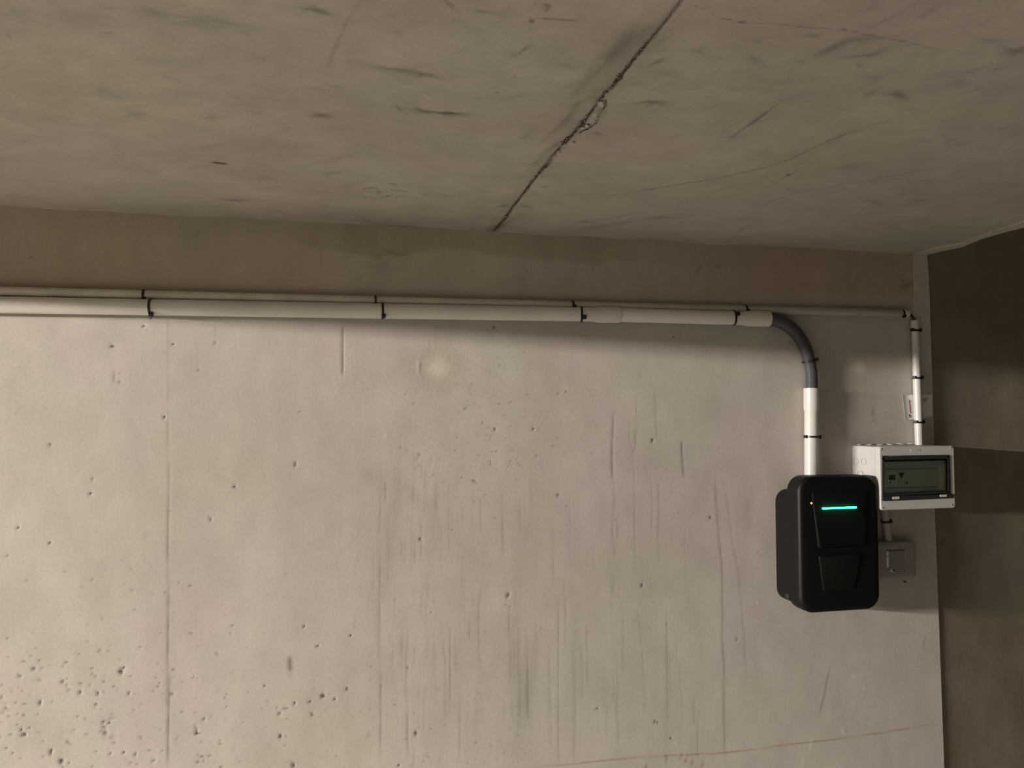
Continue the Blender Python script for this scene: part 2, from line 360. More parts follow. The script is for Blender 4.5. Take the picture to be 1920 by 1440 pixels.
    for c, t in enumerate(((.86, .96, .80), (.79, .96, .70), (.68, .88, .60))): wall.mul[..., c] *= 1-bb*(1-np.interp(wall.U, [250, 900, 1450], t))
    for x, y, rx, ry, a in ((715, 500, 25, 14, .22), (735, 475, 18, 7, .25), (1310, 505, 6, 4, .4), (1345, 500, 4, 3, .4), (1130, 505, 25, 12, .12), (830, 550, 40, 20, .08), (940, 530, 25, 12, .12), (1696, 535, 9, 7, .45), (372, 436, 4, 3, .3), (59, 483, 3, 3, .6)):
        B(x, y, rx, ry, a, (.4, .36, .3), 0, 0, 2, .4)
    # pits: the named ones first, then the scatter of the lower left and a thin scatter elsewhere
    named = [(187, 1220, 3), (227, 1259, 5), (232, 1252, 3), (63, 1254, 3.5), (117, 1278, 3.5), (150, 1298, 4), (183, 1300, 3.5), (75, 1318, 3.5), (45, 1377, 5), (40, 1368, 3), (96, 1409, 4), (115, 1427, 6), (322, 1301, 3),
             (382, 1349, 3), (369, 1375, 3), (288, 1427, 3.2), (245, 1429, 2.5), (242, 1300, 2.6), (205, 1355, 2.4), (232, 1411, 2.5), (254, 1414, 2.5), (369, 1367, 2.2), (595, 1212, 2.5), (658, 1192, 2.8), (605, 1305, 4.5),
             (628, 1311, 2.6), (651, 1292, 2.6), (553, 1319, 2.5), (526, 1381, 4), (524, 1338, 3), (586, 1340, 3.4), (581, 1316, 2.5), (571, 1175, 2.2), (537, 1075, 2.2), (550, 1435, 4), (780, 1375, 3.8), (748, 1435, 3), (497, 1286, 2.5), (211, 649, 3.2),
             (94, 1018, 2.6), (394, 972, 2.6), (440, 913, 3), (308, 782, 2.4), (1047, 928, 2.6), (1224, 825, 3.2), (953, 1116, 4), (788, 1011, 2.8), (890, 902, 2.6), (786, 852, 2.4), (1120, 1328, 2.4), (1203, 1098, 2.6), (1263, 632, 2.4),
             (926, 614, 3), (553, 869, 2.2), (553, 873, 1.8), (873, 766, 2.2), (928, 805, 2.3), (1382, 1199, 2.2), (1228, 1353, 2.2), (1332, 970, 2.5), (1233, 1355, 2.2), (1258, 1384, 2.2), (284, 596, 2.8), (95, 834, 3), (175, 897, 2.4), (170, 926, 2.2),
             (1000, 804, 1.8), (1062, 733, 1.6), (1046, 738, 1.6), (34, 989, 2), (325, 645, 1.6), (371, 695, 2), (269, 611, 2), (273, 705, 2), (404, 642, 2), (224, 717, 2.4)]
    for x, y, r in named: B(x, y, r*.72, r*(.68+.4*rng.random()), .95, (.16, .14, .12), -.0022, rng.uniform(-.6, .6), 2.6, .25)
    for k in range(230):
        x = abs(rng.normal(0, 260)) if k % 2 else rng.uniform(0, 470); y = 1440-abs(rng.normal(0, 150))
        if abs(x-315) < 6: continue
        r = rng.choice([1.2, 1.5, 1.9, 2.4], p=[.45, .3, .17, .08]); B(x, y, r*(1+.5*rng.random()), r*.9, rng.uniform(.4, .85), (.25, .22, .19), -.001, 0, 2.4, .3)
    for k in range(120):
        x = rng.uniform(350, 1000); y = 1440-abs(rng.normal(0, 130)); B(x, y, 1.4, 1.3, rng.uniform(.3, .7), (.28, .25, .22), -.0006, 0, 2, .3)
    for k in range(110):
        x = rng.normal(900, 70); y = rng.normal(840, 70); B(x, y, 1.2, 1.3, rng.uniform(.3, .8), (.28, .25, .22), -.0006, 0, 2, .3)
    for k in range(160):
        x = rng.uniform(0, 1700); y = rng.uniform(600, 1200); B(x, y, 1.3, 1.2, rng.uniform(.2, .6), (.3, .27, .24), -.0005, 0, 2, .3)
    # honeycombed patch
    for p in ([(222, 1342), (208, 1347), (200, 1352)], [(200, 1350), (192, 1358), (194, 1362)], [(188, 1370), (197, 1368), (200, 1380), (198, 1384)], [(206, 1388), (210, 1378), (220, 1380)]):
        L(p, 2.2, .5, (.4, .37, .34), -.001, 1.2, .1, .5)
    L([(213, 690), (214, 720)], 1.6, .5, DK, -.0004, .3); L([(215, 720), (216, 745)], 1, .3); L([(402, 600), (403, 635)], 1.6, .3, DK, 0, .6)
    L([(273, 995), (272, 1014)], 2.4, .3); L([(271, 1040), (270, 1056)], 2, .25); L([(297, 905), (296, 920)], 1.2, .3)
o = wall.build('wall_back', M_wall, (0, -1, 0))
WB = o

# ceiling: the slab ends along a line that starts at the end of the wall
e0 = WC(1742, 470, ZC); e1 = WC(1922, 424.5, ZC); ed = (e1-e0)/(e0.y-e1.y)      # per metre towards the camera
ys = np.concatenate([[.0], np.arange(-.003, -1.2, -.0034), np.linspace(-1.25, -7, 12)])
cs = np.concatenate([np.linspace(-2.6, -.95, 8), np.arange(-.93, XE, .0034), [XE]])
CX, CY = np.meshgrid(cs, ys)
t = (CX-(-2.6))/(XE+2.6); edge = e0.x+ed.x*(-CY)*1.0
slope = np.where(CY > -1.2, -CY, 1.2); edge = e0.x+ed.x*slope
Xc = np.where(CX > 1.2, 1.2+(CX-1.2)/(XE-1.2)*(edge-1.2), CX)
ceil = Surf(np.stack([Xc, CY, np.full_like(CX, ZC)], -1))
ceil.gain = 1.35; ceil.disp += .0003*soft(CX.shape, 26, 3)+.0006*soft(CX.shape, 80, 4)+.0022*np.abs(soft(CX.shape, 45, 9))*np.exp(CY/.03)
if True:
    L = ceil.line; B = ceil.blob
    cr = [(1284, -6), (1262, 22), (1240, 50), (1215, 82), (1190, 110), (1165, 142), (1150, 160), (1130, 181), (1112, 205), (1095, 230), (1080, 246), (1062, 264), (1045, 285), (1020, 315), (1000, 340), (975, 370), (950, 405), (935, 425), (926, 434)]
    L([(x-28, y) for x, y in cr[1:11]], 26, .17, (.45, .42, .38), 0, 3, .2, .6)
    L([(x-10, y) for x, y in cr], 9, .16, (.45, .42, .36), 0, 2, .05, .6)
    L(cr, 3.4, .5, (.42, .38, .33), -.001, 1.3, .02, .6); L(cr, 1.3, .8, (.2, .18, .15), -.002, 1.0, .02, .6)
    L([(x+5, y+2) for x, y in cr[6:]], 2.2, .35, (1.25, 1.22, 1.15), .001, 1.5, .05, .8)
    L([(1130, 181), (1137, 190), (1134, 200), (1124, 214), (1118, 232), (1104, 240), (1082, 250)], 1.3, .75, (.25, .22, .19), -.0012, 1, .05, .4)
    B(1120, 205, 12, 20, .5, (.84, .8, .74), .002, .6, 3, .3); B(1102, 234, 9, 6, .4, (1.2, 1.18, 1.12), .002, 0, 2, .4)
    for x, y, r in ((1096, 234, 3), (1104, 233, 2.5), (1092, 228, 3), (1065, 262, 3), (1061, 268, 2.5)): B(x, y, r, r, .8, (.2, .17, .14), -.002, 0, 2, .4)
    for x, y, rx, ry, a, ro in ((1150, 105, 34, 12, .34, -.85), (1180, 75, 46, 13, .26, -.9), (1095, 155, 34, 12, .2, -.7), (1062, 225, 26, 8, .3, -.7), (1040, 275, 18, 5, .35, -.5), (1008, 305, 20, 5, .2, -.5), (945, 386, 13, 3, .4, 0), (930, 428, 22, 5, .5, -.3), (985, 386, 8, 4, .35, 0),
                              (1120, 251, 10, 4, .32, .2), (1230, 192, 24, 5, .42, -.08), (1213, 190, 9, 3, .3, 0), (1233, 117, 12, 5, .38, -.4), (1238, 80, 20, 7, .2, 0), (1255, 140, 22, 7, .16, .2), (1250, 97, 40, 4, .12, 0),
                              (598, 20, 16, 6, .55, .1), (572, 20, 6, 4, .2, 0), (604, 217, 15, 5, .5, .05), (620, 325, 14, 3, .28, 0), (905, 23, 13, 4, .35, 0), (950, 27, 22, 8, .2, .1), (845, 10, 14, 4, .45, .75), (748, 62, 12, 4, .2, 0),
                              (735, 130, 30, 5, .32, .12), (795, 141, 20, 5, .42, .15), (760, 135, 30, 6, .16, .1), (812, 210, 40, 4, .42, .06), (835, 212, 18, 3, .45, .1), (787, 204, 14, 3, .35, .5), (748, 203, 11, 2, .4, .75), (1686, 180, 18, 5, .45, -.05), (1680, 175, 30, 9, .14, 0),
                              (1905, 96, 26, 8, .45, -.1), (1566, 88, 30, 6, .42, -.62), (1626, 74, 34, 6, .3, -.1), (1630, 103, 22, 4, .34, -.08), (1525, 68, 10, 5, .34, 0), (1416, 112, 11, 7, .3, .3), (1630, 178, 14, 5, .3, -.5), (1613, 123, 9, 4, .25, 0), (1733, 28, 12, 5, .3, -.3), (1310, 98, 7, 4, .25, 0),
                              (1503, 118, 10, 4, .2, 0), (1822, 134, 16, 4, .25, -.3), (1795, 155, 20, 5, .22, -.1), (1580, 255, 30, 6, .22, -.4), (1595, 312, 26, 4, .22, -.3), (1720, 376, 14, 3, .25, 0), (1690, 365, 20, 3, .2, -.2), (1640, 380, 20, 3, .25, .1), (1745, 340, 16, 4, .15, 0),
                              (290, 27, 45, 12, .2, .1), (390, 38, 70, 10, .24, .12), (400, 52, 50, 6, .18, .1), (460, 63, 14, 4, .25, .2), (110, 120, 22, 6, .16, .1), (205, 63, 7, 3, .25, .1), (150, 30, 50, 12, .14, .2), (350, 175, 40, 6, .09, .1), (395, 222, 16, 5, .2, .2),
                              (440, 375, 16, 3, .35, .1), (500, 335, 24, 6, .14, .1), (30, 60, 20, 8, .1, .2), (560, 190, 20, 7, .1, 0), (650, 350, 10, 3, .2, 0), (1240, 409, 30, 3, .28, -.1), (1095, 416, 14, 3, .3, 0), (1130, 424, 50, 4, .2, -.12), (870, 95, 14, 5, .12, .1), (1000, 90, 18, 7, .14, .8), (975, 100, 16, 4, .2, -.6), (1070, 108, 6, 3, .2, 0), (1000, 240, 10, 4, .14, 0), (1020, 215, 9, 3, .2, -.4), (1256, 287, 12, 3, .12, -.1), (840, 368, 22, 3, .2, .05)):
        B(x, y, rx, ry, a, (.34, .32, .28), -.0004, ro, 2, .35)
    L([(662, 18), (650, 40), (635, 75), (622, 105), (614, 135)], 3.6, .3, (.6, .42, .36), 0, .6, .15, .3); L([(680, 0), (660, 25)], 6, .12)
    L([(1006, 34), (1040, 37), (1085, 40)], 1.6, .55, (.4, .33, .28), 0, .4); L([(1016, 10), (1030, 14), (1022, 26)], 3, .6, (.3, .26, .22), -.001, .8); B(997, 40, 4, 3, .8, (.2, .17, .15)); B(1052, 18, 16, 8, .15, (1.2, 1.15, 1.1))
    L([(1038, 87), (1046, 76)], 1.5, .5); L([(972, 102), (990, 87)], 1.4, .5); L([(855, 214), (836, 208)], 1.2, .7, (.15, .13, .1))
    L([(395, 304), (412, 306), (428, 308)], 1.5, .85, (.18, .13, .12), -.001, .2, .1, .1)
    L([(1367, 261), (1400, 238), (1440, 210), (1460, 193)], 1.5, .5, (.35, .28, .24), 0, .4); L([(1400, 238), (1440, 208)], 3.6, .3)
    L([(1100, 367), (1160, 365), (1250, 350), (1330, 338), (1385, 325), (1450, 312), (1500, 290), (1560, 262), (1620, 240), (1690, 218)], 1.0, .42, (.3, .3, .27), -.0004, .8, .2, .6)
    L([(1530, 296), (1600, 260), (1640, 240)], 1, .3, (1.2, 1.2, 1.15), .0004); L([(1415, 388), (1500, 360), (1600, 343), (1700, 325), (1780, 312)], 1.3, .26, DK, 0, 1, .2, .6)
    L([(1440, 345), (1480, 328), (1505, 315)], 1, .35); B(1477, 327, 2.2, 2, .8, (.3, .12, .1))
    L([(1284, 4), (1300, 12), (1332, 22), (1345, 34), (1390, 42), (1450, 44), (1500, 51), (1580, 56), (1620, 65), (1700, 78), (1750, 90), (1790, 101)], 1.0, .5, (.35, .28, .24), -.0004, 1.4, .1, .7)
    B(1392, 42, 5, 2, .7, (.2, .16, .14)); B(1583, 56, 4, 2.4, .6, (.3, .18, .15), 0, .5); B(933, 173, 2, 2, .7, (.2, .18, .15))
    L([(678, 362), (682, 354), (700, 352), (712, 356)], 1.2, .5, DK, -.0006, .5); L([(676, 366), (700, 366), (718, 369)], 1.8, .5, (1.3, 1.28, 1.2), .0012, .6)
    L([(684, 355), (679, 361)], 1.6, .5, (1.3, 1.28, 1.2), .001); B(710, 361, 4, 2.5, .6); L([(725, 344), (746, 347)], 1.6, .5); L([(715, 370), (735, 367)], 1.3, .6); L([(725, 355), (770, 362)], 1, .35); L([(782, 364), (810, 368)], 1.4, .3)
    L([(10, 58), (22, 76)], 1.8, .35); L([(128, 205), (140, 217)], 1.2, .35); L([(300, 143), (320, 148), (345, 158)], 1.2, .3); L([(1010, 350), (1022, 352), (1030, 345)], .9, .5)
    for k in range(260):
        x = rng.uniform(0, 1900); y = rng.uniform(0, 430); B(x, y, rng.uniform(4, 26), rng.uniform(1.5, 5), rng.uniform(.05, .2), (.4, .38, .34), 0, rng.normal(.05 if x < 900 else -.15, .2), 2, .4)
    sh = np.clip((ceil.V-372)/60, 0, 1)*(ceil.V > 0)*np.clip((1500-ceil.U)/800, 0, 1)*.35  # painted shade: ceiling colour darkens towards the wall, less to the right
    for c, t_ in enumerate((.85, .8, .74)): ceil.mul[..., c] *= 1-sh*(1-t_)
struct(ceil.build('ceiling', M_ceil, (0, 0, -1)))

ceil_o = bpy.data.objects['ceiling']
M_crack = mat('crack_dark', (.085, .072, .058), .9, .1)
def jag_strip(bm, pts, wpx, seed, step=3.0, gap=0.0):
    rr = random.Random(seed); q = []
    for (x0, y0), (x1, y1) in zip(pts, pts[1:]):
        L = math.hypot(x1-x0, y1-y0); n = max(1, int(L/step)); nx_, ny_ = -(y1-y0)/L, (x1-x0)/L
        for i in range(n):
            t = i/n; q.append((x0+(x1-x0)*t, y0+(y1-y0)*t, nx_, ny_))
    off = 0; prev = None
    for x, y, nx_, ny_ in q:
        off = off*.75+rr.gauss(0, .9); wv = wpx*rr.choice((.25, .5, .8, 1.2, 1.8))
        a = WC(x+nx_*(off-wv/2), y+ny_*(off-wv/2), ZC-.0012); b = WC(x+nx_*(off+wv/2), y+ny_*(off+wv/2), ZC-.0012)
        va_, vb_ = bm.verts.new(a), bm.verts.new(b)
        if prev and rr.random() > gap: bm.faces.new((prev[0], prev[1], vb_, va_))
        prev = (va_, vb_)
bm = bmesh.new(); jag_strip(bm, cr, 1.9, 5, 3.0, .12); jag_strip(bm, [(x-4, y) for x, y in cr[3:9]], .9, 6, 4, .5); jag_strip(bm, [(x+3, y+1) for x, y in cr[10:15]], .9, 8, 4, .5)
jag_strip(bm, [(1130, 181), (1137, 190), (1134, 200), (1124, 214), (1118, 232), (1104, 240), (1082, 250)], 1.0, 9, 3, .1)
ck = obj('crack', bm, M_crack, ceil_o, smooth=False); ck['kind'] = 'stuff'
bm = bmesh.new(); rr = random.Random(4)
def lump(x, y, rx, ry, h):
    n_ = 7; base = []; top = []
    for k in range(n_):
        a = 2*PI*k/n_; f = rr.uniform(.7, 1.25)
        base.append(WC(x+rx*f*math.cos(a), y+ry*f*math.sin(a), ZC+.001)); p = WC(x+rx*.6*f*math.cos(a), y+ry*.6*f*math.sin(a), ZC-h); top.append(p)
    hull(bm, top, base)
for i in range(90):
    k = rr.randrange(3, len(cr)-1); t_ = rr.random(); x = cr[k][0]+(cr[k+1][0]-cr[k][0])*t_; y = cr[k][1]+(cr[k+1][1]-cr[k][1])*t_
    lump(x+rr.gauss(0, 4), y+rr.gauss(0, 3), rr.uniform(.8, 2.2), rr.uniform(.6, 1.4), rr.uniform(.001, .003))
lump(1127, 196, 7, 9, .004); lump(1116, 216, 6, 8, .003); lump(1101, 236, 5, 4, .004); lump(1092, 240, 5, 3, .003); lump(1075, 268, 3, 3, .003)
lp = obj('mortar_crumbs', bm, M_trim, ceil_o, smooth=False); lp['kind'] = 'stuff'
# slab body above, its end face, the downstand beam on the left, and what lies beyond the slab end
def plain(name, m, lo, hi):
    bm = bmesh.new(); box(bm, lo, hi); return struct(obj(name, bm, m, smooth=False))
bm = bmesh.new(); f = []
en = e0.x+ed.x*1.2
hull(bm, [(-2.6, .3, ZC+.006), (XE-.002, .3, ZC+.006), (e0.x, 0, ZC+.006), (en, -1.2, ZC+.006), (en, -7, ZC+.006), (-2.6, -7, ZC+.006)],
     [(-2.6, .3, ZC+.26), (XE-.002, .3, ZC+.26), (e0.x, 0, ZC+.26), (en, -1.2, ZC+.26), (en, -7, ZC+.26), (-2.6, -7, ZC+.26)])
struct(obj('ceiling_slab', bm, M_trim, smooth=False))
plain('ceiling_beam', M_trim, (-2.85, -7, 1.942), (-2.6, 0, ZC+.26))
plain('floor', M_floor, (-9, -9, -.1), (6, .9, 0))
# dark wall continuing to the right, turned slightly away
TA = math.radians(4)
n, mz = 90, 120
us = np.linspace(0, 4.2, n)**1.0; us = np.concatenate([np.arange(0, .5, .01), np.linspace(.5, 4.2, 20)]); vz = np.concatenate([np.linspace(0, 3.3, 140)])
UU, VZ = np.meshgrid(us, vz)
base = np.stack([XE-.004-.02*0+UU*0+np.interp(VZ, [0, .62, .95, 1.35, 1.85, 2.1], [.017, .012, .007, .001, -.003, -.004])+UU*math.cos(TA), .006+UU*math.sin(TA), VZ], -1)
dw = Surf(base); dw.disp += .0006*soft(UU.shape, 9, 8)
for x, y, rx, ry, a in ((1766, 1018, 5, 4, .5), (1752, 500, 10, 14, -.0), (1800, 1240, 3, 2, .4), (1830, 1350, 3, 3, .4)):
    if a > 0: dw.blob(x, y, rx, ry, a)
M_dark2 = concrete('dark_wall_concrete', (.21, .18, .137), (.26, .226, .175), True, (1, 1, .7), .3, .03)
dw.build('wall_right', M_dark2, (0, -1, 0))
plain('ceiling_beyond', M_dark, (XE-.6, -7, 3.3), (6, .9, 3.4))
# struck-off concrete edge strips: down the end of the wall and along the slab end
def strip(name, poly, h0, h1, plane):
    bm = bmesh.new()
    if plane == 'w':
        F_ = [(p.x, -h1, p.z) for p in poly]; B_ = [(p.x, h0, p.z) for p in poly]
    else:
        F_ = [(p.x, p.y, ZC-h1) for p in poly]; B_ = [(p.x, p.y, ZC+h0) for p in poly]
    hull(bm, F_, B_); return struct(obj(name, bm, M_trim, smooth=False))
ra = [(1712, 476), (1712, 500), (1713.5, 540), (1713, 575), (1717, 625), (1720, 740), (1724, 840)]
rb = [(1751, 840), (1748, 740), (1744.5, 640), (1742.5, 560), (1740.5, 520), (1738.5, 490), (1737, 474)]
strip('trim_1', [W(*p) for p in ra+rb], .004, .002, 'w')
ca = [(1712, 476.5), (1745, 466), (1800, 455), (1860, 433), (1921, 413)]; cb = [(1921, 424), (1880, 434), (1840, 446), (1806, 460), (1800, 462), (1765, 469), (1742, 475)]
strip('trim_2', [WC(p[0], p[1], ZC) for p in ca+cb], .004, .004, 'c')

# ------------------------------------------------------------------ conduits
RL, RT = .0195, .0115                       # radii of the large and the thin conduit
HL, HT = RL+.006, RT+.005
def pipe(name, label, a, b, prof, m, cat='pipe', group=None):
    bm = bmesh.new(); P, r = along(a, b, prof); tube(bm, P, r, 32)
    o = obj(name, bm, m, angle=50); return tag(o, label, cat, group)
def lineL(px): return W(px, 571.5+(589.5-571.5)/1100*px if px < 1160 else 590.5+(598-590.5)/280*(px-1160), HL)
def lineT(px): return W(px, 546.5+px*(587.5-546.5)/1697, HT)
a = lineL(0); b = lineL(1160); a0 = a-(b-a).normalized()*1.4; Lp = (b-a0).length
s1 = (lineL(1112)-a0).length; s2 = (lineL(1122)-a0).length
pipe('conduit_pipe', 'long thick white plastic conduit running along the wall from the left edge of the photo', a0, b,
     [(0, RL), (s1, RL), (s2, RL+.003), (Lp-.0005, RL+.003), (Lp, RL+.0022)], M_pvc_lit)
a = lineL(1161); b = lineL(1441); Lp = (b-a).length; s1 = (lineL(1392)-a).length; s2 = (lineL(1402)-a).length
pipe('conduit_pipe', 'thick white plastic conduit piece between the coupling and the grey corrugated bend', a-(b-a).normalized()*.02, b,
     [(0, RL-.001), (.02, RL-.001), (.021, RL), (s1+.02, RL), (s2+.02, RL+.003), (Lp+.0195, RL+.003), (Lp+.02, RL+.002)], M_pvc_lit)
hose_a = b.copy()
va = W(1521.5, 728, HL); vb = W(1521.5, 896, HL+.003)
L_ = (vb-va).length; s1 = (W(1521.5, 766, HL)-va).length
pipe('conduit_pipe', 'short thick white vertical conduit entering the top of the black charger', va, vb,
     [(0, RL+.0012), (.0005, RL+.0022), (s1, RL+.0022), (s1+.008, RL), (L_, RL)], M_pvc)
# thin conduit
a = lineT(0); b = lineT(1002); a0 = a-(b-a).normalized()*1.4
pipe('conduit_pipe', 'long thin beige conduit above the thick one, from the left photo edge to its joint', a0, b, [(0, RT), ((b-a0).length, RT)], M_pvcd)
a = lineT(960); b = lineT(1702); Lp = (b-a).length; k = (lineT(1002.5)-a).length
e = (lineT(1688)-a).length
a_ = lineT(1002.5); Lp2 = (b-a_).length; e = (lineT(1691)-a_).length
pipe('conduit_pipe', 'thin beige conduit continuing from the joint to the right end of the wall', a_, b,
     [(0, RT+.0009), (.03, RT+.0009), (.032, RT), (e-.004, RT), (e, RT-.004), (e+.003, RT-.004), (e+.006, RT+.0003), (Lp2, RT+.0003)], M_pvcd)
ta = W(1715.5, 601, HT); tb_ = W(1723.5, 838, HT+.002); Lp = (tb_-ta).length
pipe('conduit_pipe', 'thin white vertical conduit at the wall end dropping into the grey fuse box', ta, tb_,
     [(0, RT+.0005), (.025, RT+.0005), (.028, RT-.0006), (Lp*.36, RT-.0006), (Lp*.37, RT), (Lp, RT)], M_pvc)
sa = W(1658, 952, .018); sb = W(1665.5, 1014, .018); Lp = (sb-sa).length
pipe('conduit_pipe', 'short thin conduit between the fuse box and the small grey key switch', sa, sb, [(0, RT-.002), (.004, RT-.001), (Lp, RT-.001)], M_pvcd)
# black cable showing in the corner
bm = bmesh.new(); p0 = lineT(1697); p3 = W(1716, 606, HT)
pts = []
for i in range(13):
    s = i/12; q1 = lineT(1706); q2 = W(1713, 592, HT)
    pts.append(p0*(1-s)**3+q1*3*s*(1-s)**2+q2*3*s*s*(1-s)+p3*s**3)
tube(bm, pts, .0042, 12)
tag(obj('cable', bm, M_strap), 'short black cable bridging the gap between the two thin conduits in the corner', 'cable')
# corrugated bend
path = [(1438, 598), (1462, 603), (1484, 616), (1500, 634), (1511, 655), (1518, 680), (1521.5, 705), (1521.5, 732)]
cp = [W(x, y, HL) for x, y in path]
def catmull(P, n):
    P = [P[0]*2-P[1]]+P+[P[-1]*2-P[-2]]; out = []
    for i in range(1, len(P)-2):
        for k in range(n):
            t = k/n; a, b, c, d = P[i-1:i+3]
            out.append(.5*((2*b)+(c-a)*t+(2*a-5*b+4*c-d)*t*t+(3*b-a-3*c+d)*t**3))
    return out+[P[-2]]
cv = catmull(cp, 30); cum = [0]
for p, q in zip(cv, cv[1:]): cum.append(cum[-1]+(q-p).length)
NR = 66; pts, rad = [], []
for i in range(NR*4+1):
    s = cum[-1]*i/(NR*4); j = min(max(np.searchsorted(cum, s), 1), len(cv)-1); f = (s-cum[j-1])/(cum[j]-cum[j-1])
    pts.append(cv[j-1].lerp(cv[j], f)); rad.append(.0184 if i % 4 in (1, 2) else .0160)
bm = bmesh.new(); tube(bm, pts, rad, 24)
tag(obj('corrugated_hose', bm, M_hose, angle=80), 'dark grey corrugated bend linking the horizontal and vertical thick conduits', 'hose')

# ------------------------------------------------------------------ straps
def strap(c, d, r, label, group, head=(0, 0), wd=.0056, second=None, tilt=0):
    "c centre on the pipe axis, d pipe direction; head = angle on the pipe where the buckle sits"
    d = d.normalized(); nrm = Vector((0, -1, 0)); nrm = (nrm-d*nrm.dot(d)).normalized(); up = d.cross(nrm)
    t = thing('pipe_strap', label, 'strap', (c.x, 0, c.z), group)
    bm = bmesh.new(); seg = 32; rings = []
    for s, rr in ((-wd/2, r+.0004), (-wd/2, r+.0018), (wd/2, r+.0018), (wd/2, r+.0004)):
        ring = []
        for k in range(seg):
            a = 2*PI*k/seg
            ring.append(bm.verts.new(c+d*(s+tilt*math.cos(a)*r)+(nrm*math.cos(a)+up*math.sin(a))*rr))
        rings.append(ring)
    for i in range(4):
        A, B_ = rings[i], rings[(i+1) % 4]
        for k in range(seg): bm.faces.new((A[k], A[(k+1) % seg], B_[(k+1) % seg], B_[k]))
    obj('band', bm, M_strap, t)
    def block(name, ang, sz):
        a = math.radians(ang); o_ = nrm*math.cos(a)+up*math.sin(a); ta_ = -nrm*math.sin(a)+up*math.cos(a)
        cc = c+o_*(r+.002)+d*(head[1]); bm = bmesh.new()
        q = [cc+d*(sx*sz[0])+ta_*(sy*sz[1]) for sx, sy in ((-1, -1), (1, -1), (1, 1), (-1, 1))]
        hull(bm, [p+o_*sz[2] for p in q], [p-o_*.002 for p in q]); bmesh.ops.bevel(bm, geom=bm.edges[:], offset=.0008, segments=2, affect='EDGES')
        obj(name, bm, M_strap, t)
    block('buckle', head[0], (.0052, .0052, .005))
    if second is not None: block('wall_nail', second, (.0042, .0055, .0045))
    # the peg that holds the strap in the concrete
    bm = bmesh.new(); b0 = c-nrm*(r+.0005); tube(bm, [b0, Vector((b0.x, .004, b0.z))], .0035, 10); obj('peg', bm, M_strap, t)
    return t
dl = lineL(1000)-lineL(0); dt = lineT(1000)-lineT(0)
g = 'cable straps round the thick horizontal conduit'
for px, lab, hd, ti in ((284, 'black strap on the thick horizontal conduit, leftmost of its four', 55, -.1), (717, 'black strap on the thick horizontal conduit, second from the left', 40, 0),
                    (1090, 'black strap on the thick horizontal conduit, just left of its coupling', 25, -.25), (1376, 'black strap on the thick horizontal conduit, nearest the corrugated bend', -25, -.2)):
    strap(lineL(px), dl, RL, lab, g, (-hd if False else hd, .002), tilt=ti)
g = 'cable straps round the thin horizontal conduit'
for px, lab, hd in ((270, 'small black strap on the thin horizontal conduit, leftmost', 50), (704, 'small black strap on the thin horizontal conduit, second from the left', 90), (1073, 'small black strap on the thin horizontal conduit, just right of its joint', 20), (1397, 'small black strap on the thin horizontal conduit, above the corrugated bend', 20)):
    strap(lineT(px), dt, RT, lab, g, (hd, .002))
strap(lineT(1691)+Vector((.002, 0, 0)), dt, RT-.003, 'small black strap at the far right end of the thin horizontal conduit', g, (50, 0))
j = np.argmin([(p-W(1517, 677, HL)).length for p in pts])
strap(pts[j], pts[j+2]-pts[j-2], .0188, 'black strap round the grey corrugated bend', None, (-60, 0))
dv = vb-va
def onv(a, b, py):
    lo, hi = 0., 1.
    for _ in range(30):
        m_ = (lo+hi)/2; p = a.lerp(b, m_); y = project(np.array(p))[1]
        lo, hi = (m_, hi) if y < py else (lo, m_)
    return a.lerp(b, lo)
strap(onv(va, vb, 819), dv, RL, 'black strap round the thick vertical conduit above the charger', None, (-72, 0), second=78)
g = 'cable straps round the thin vertical conduit'
for py, lab, sd in ((620, 'small black strap at the top of the thin vertical conduit in the corner', -80), (709, 'small black strap at the middle of the thin vertical conduit, above the leaflet', -75), (792, 'small black strap on the thin vertical conduit just below the leaflet', -75)):
    strap(onv(ta, tb_, py), tb_-ta, RT, lab, g, (sd, -.002), second=70)
strap(onv(sa, sb, 978), sb-sa, RT-.001, 'small black strap on the short conduit under the fuse box', None, (-80, 0), second=None)

# ------------------------------------------------------------------ leaflet behind the thin vertical conduit
leaf = thing('leaflet', 'creased white paper leaflet with red print tucked behind the thin vertical conduit', 'leaflet', W(1720, 765, 0))
bm = bmesh.new(); nx, nz = 16, 4; G = []
for i in range(nx+1):
    s = i/nx; px = 1692+s*56; curl = .004*max(0, 1-s/.18)**2
    h = .0045+curl
    top = 741+.0*s-(1 if s > .3 else 0); bot = 788-5.5*s if s < .86 else 780.5-2*(s-.86)
    G.append([bm.verts.new(W(px+(5-5*s)*(k/nz), top+(bot-top)*k/nz, h)) for k in range(nz+1)])
for i in range(nx):
    for k in range(nz): bm.faces.new((G[i][k], G[i+1][k], G[i+1][k+1], G[i][k+1]))
for row in [list(c_) for c_ in G]: pass
back = [[bm.verts.new(v.co+Vector((0, .0005, 0))) for v in row] for row in G]
for i in range(nx):
    for k in range(nz): bm.faces.new((back[i][k], back[i][k+1], back[i+1][k+1], back[i+1][k]))
def rim_(i0, k0, i1, k1): bm.faces.new((G[i0][k0], back[i0][k0], back[i1][k1], G[i1][k1]))
for i in range(nx): rim_(i, 0, i+1, 0); rim_(i+1, nz, i, nz)
for k in range(nz): rim_(0, k+1, 0, k); rim_(nx, k, nx, k+1)
obj('sheet', bm, M_paper, leaf)
bm = bmesh.new()
y = 750.0; rr = random.Random(3)
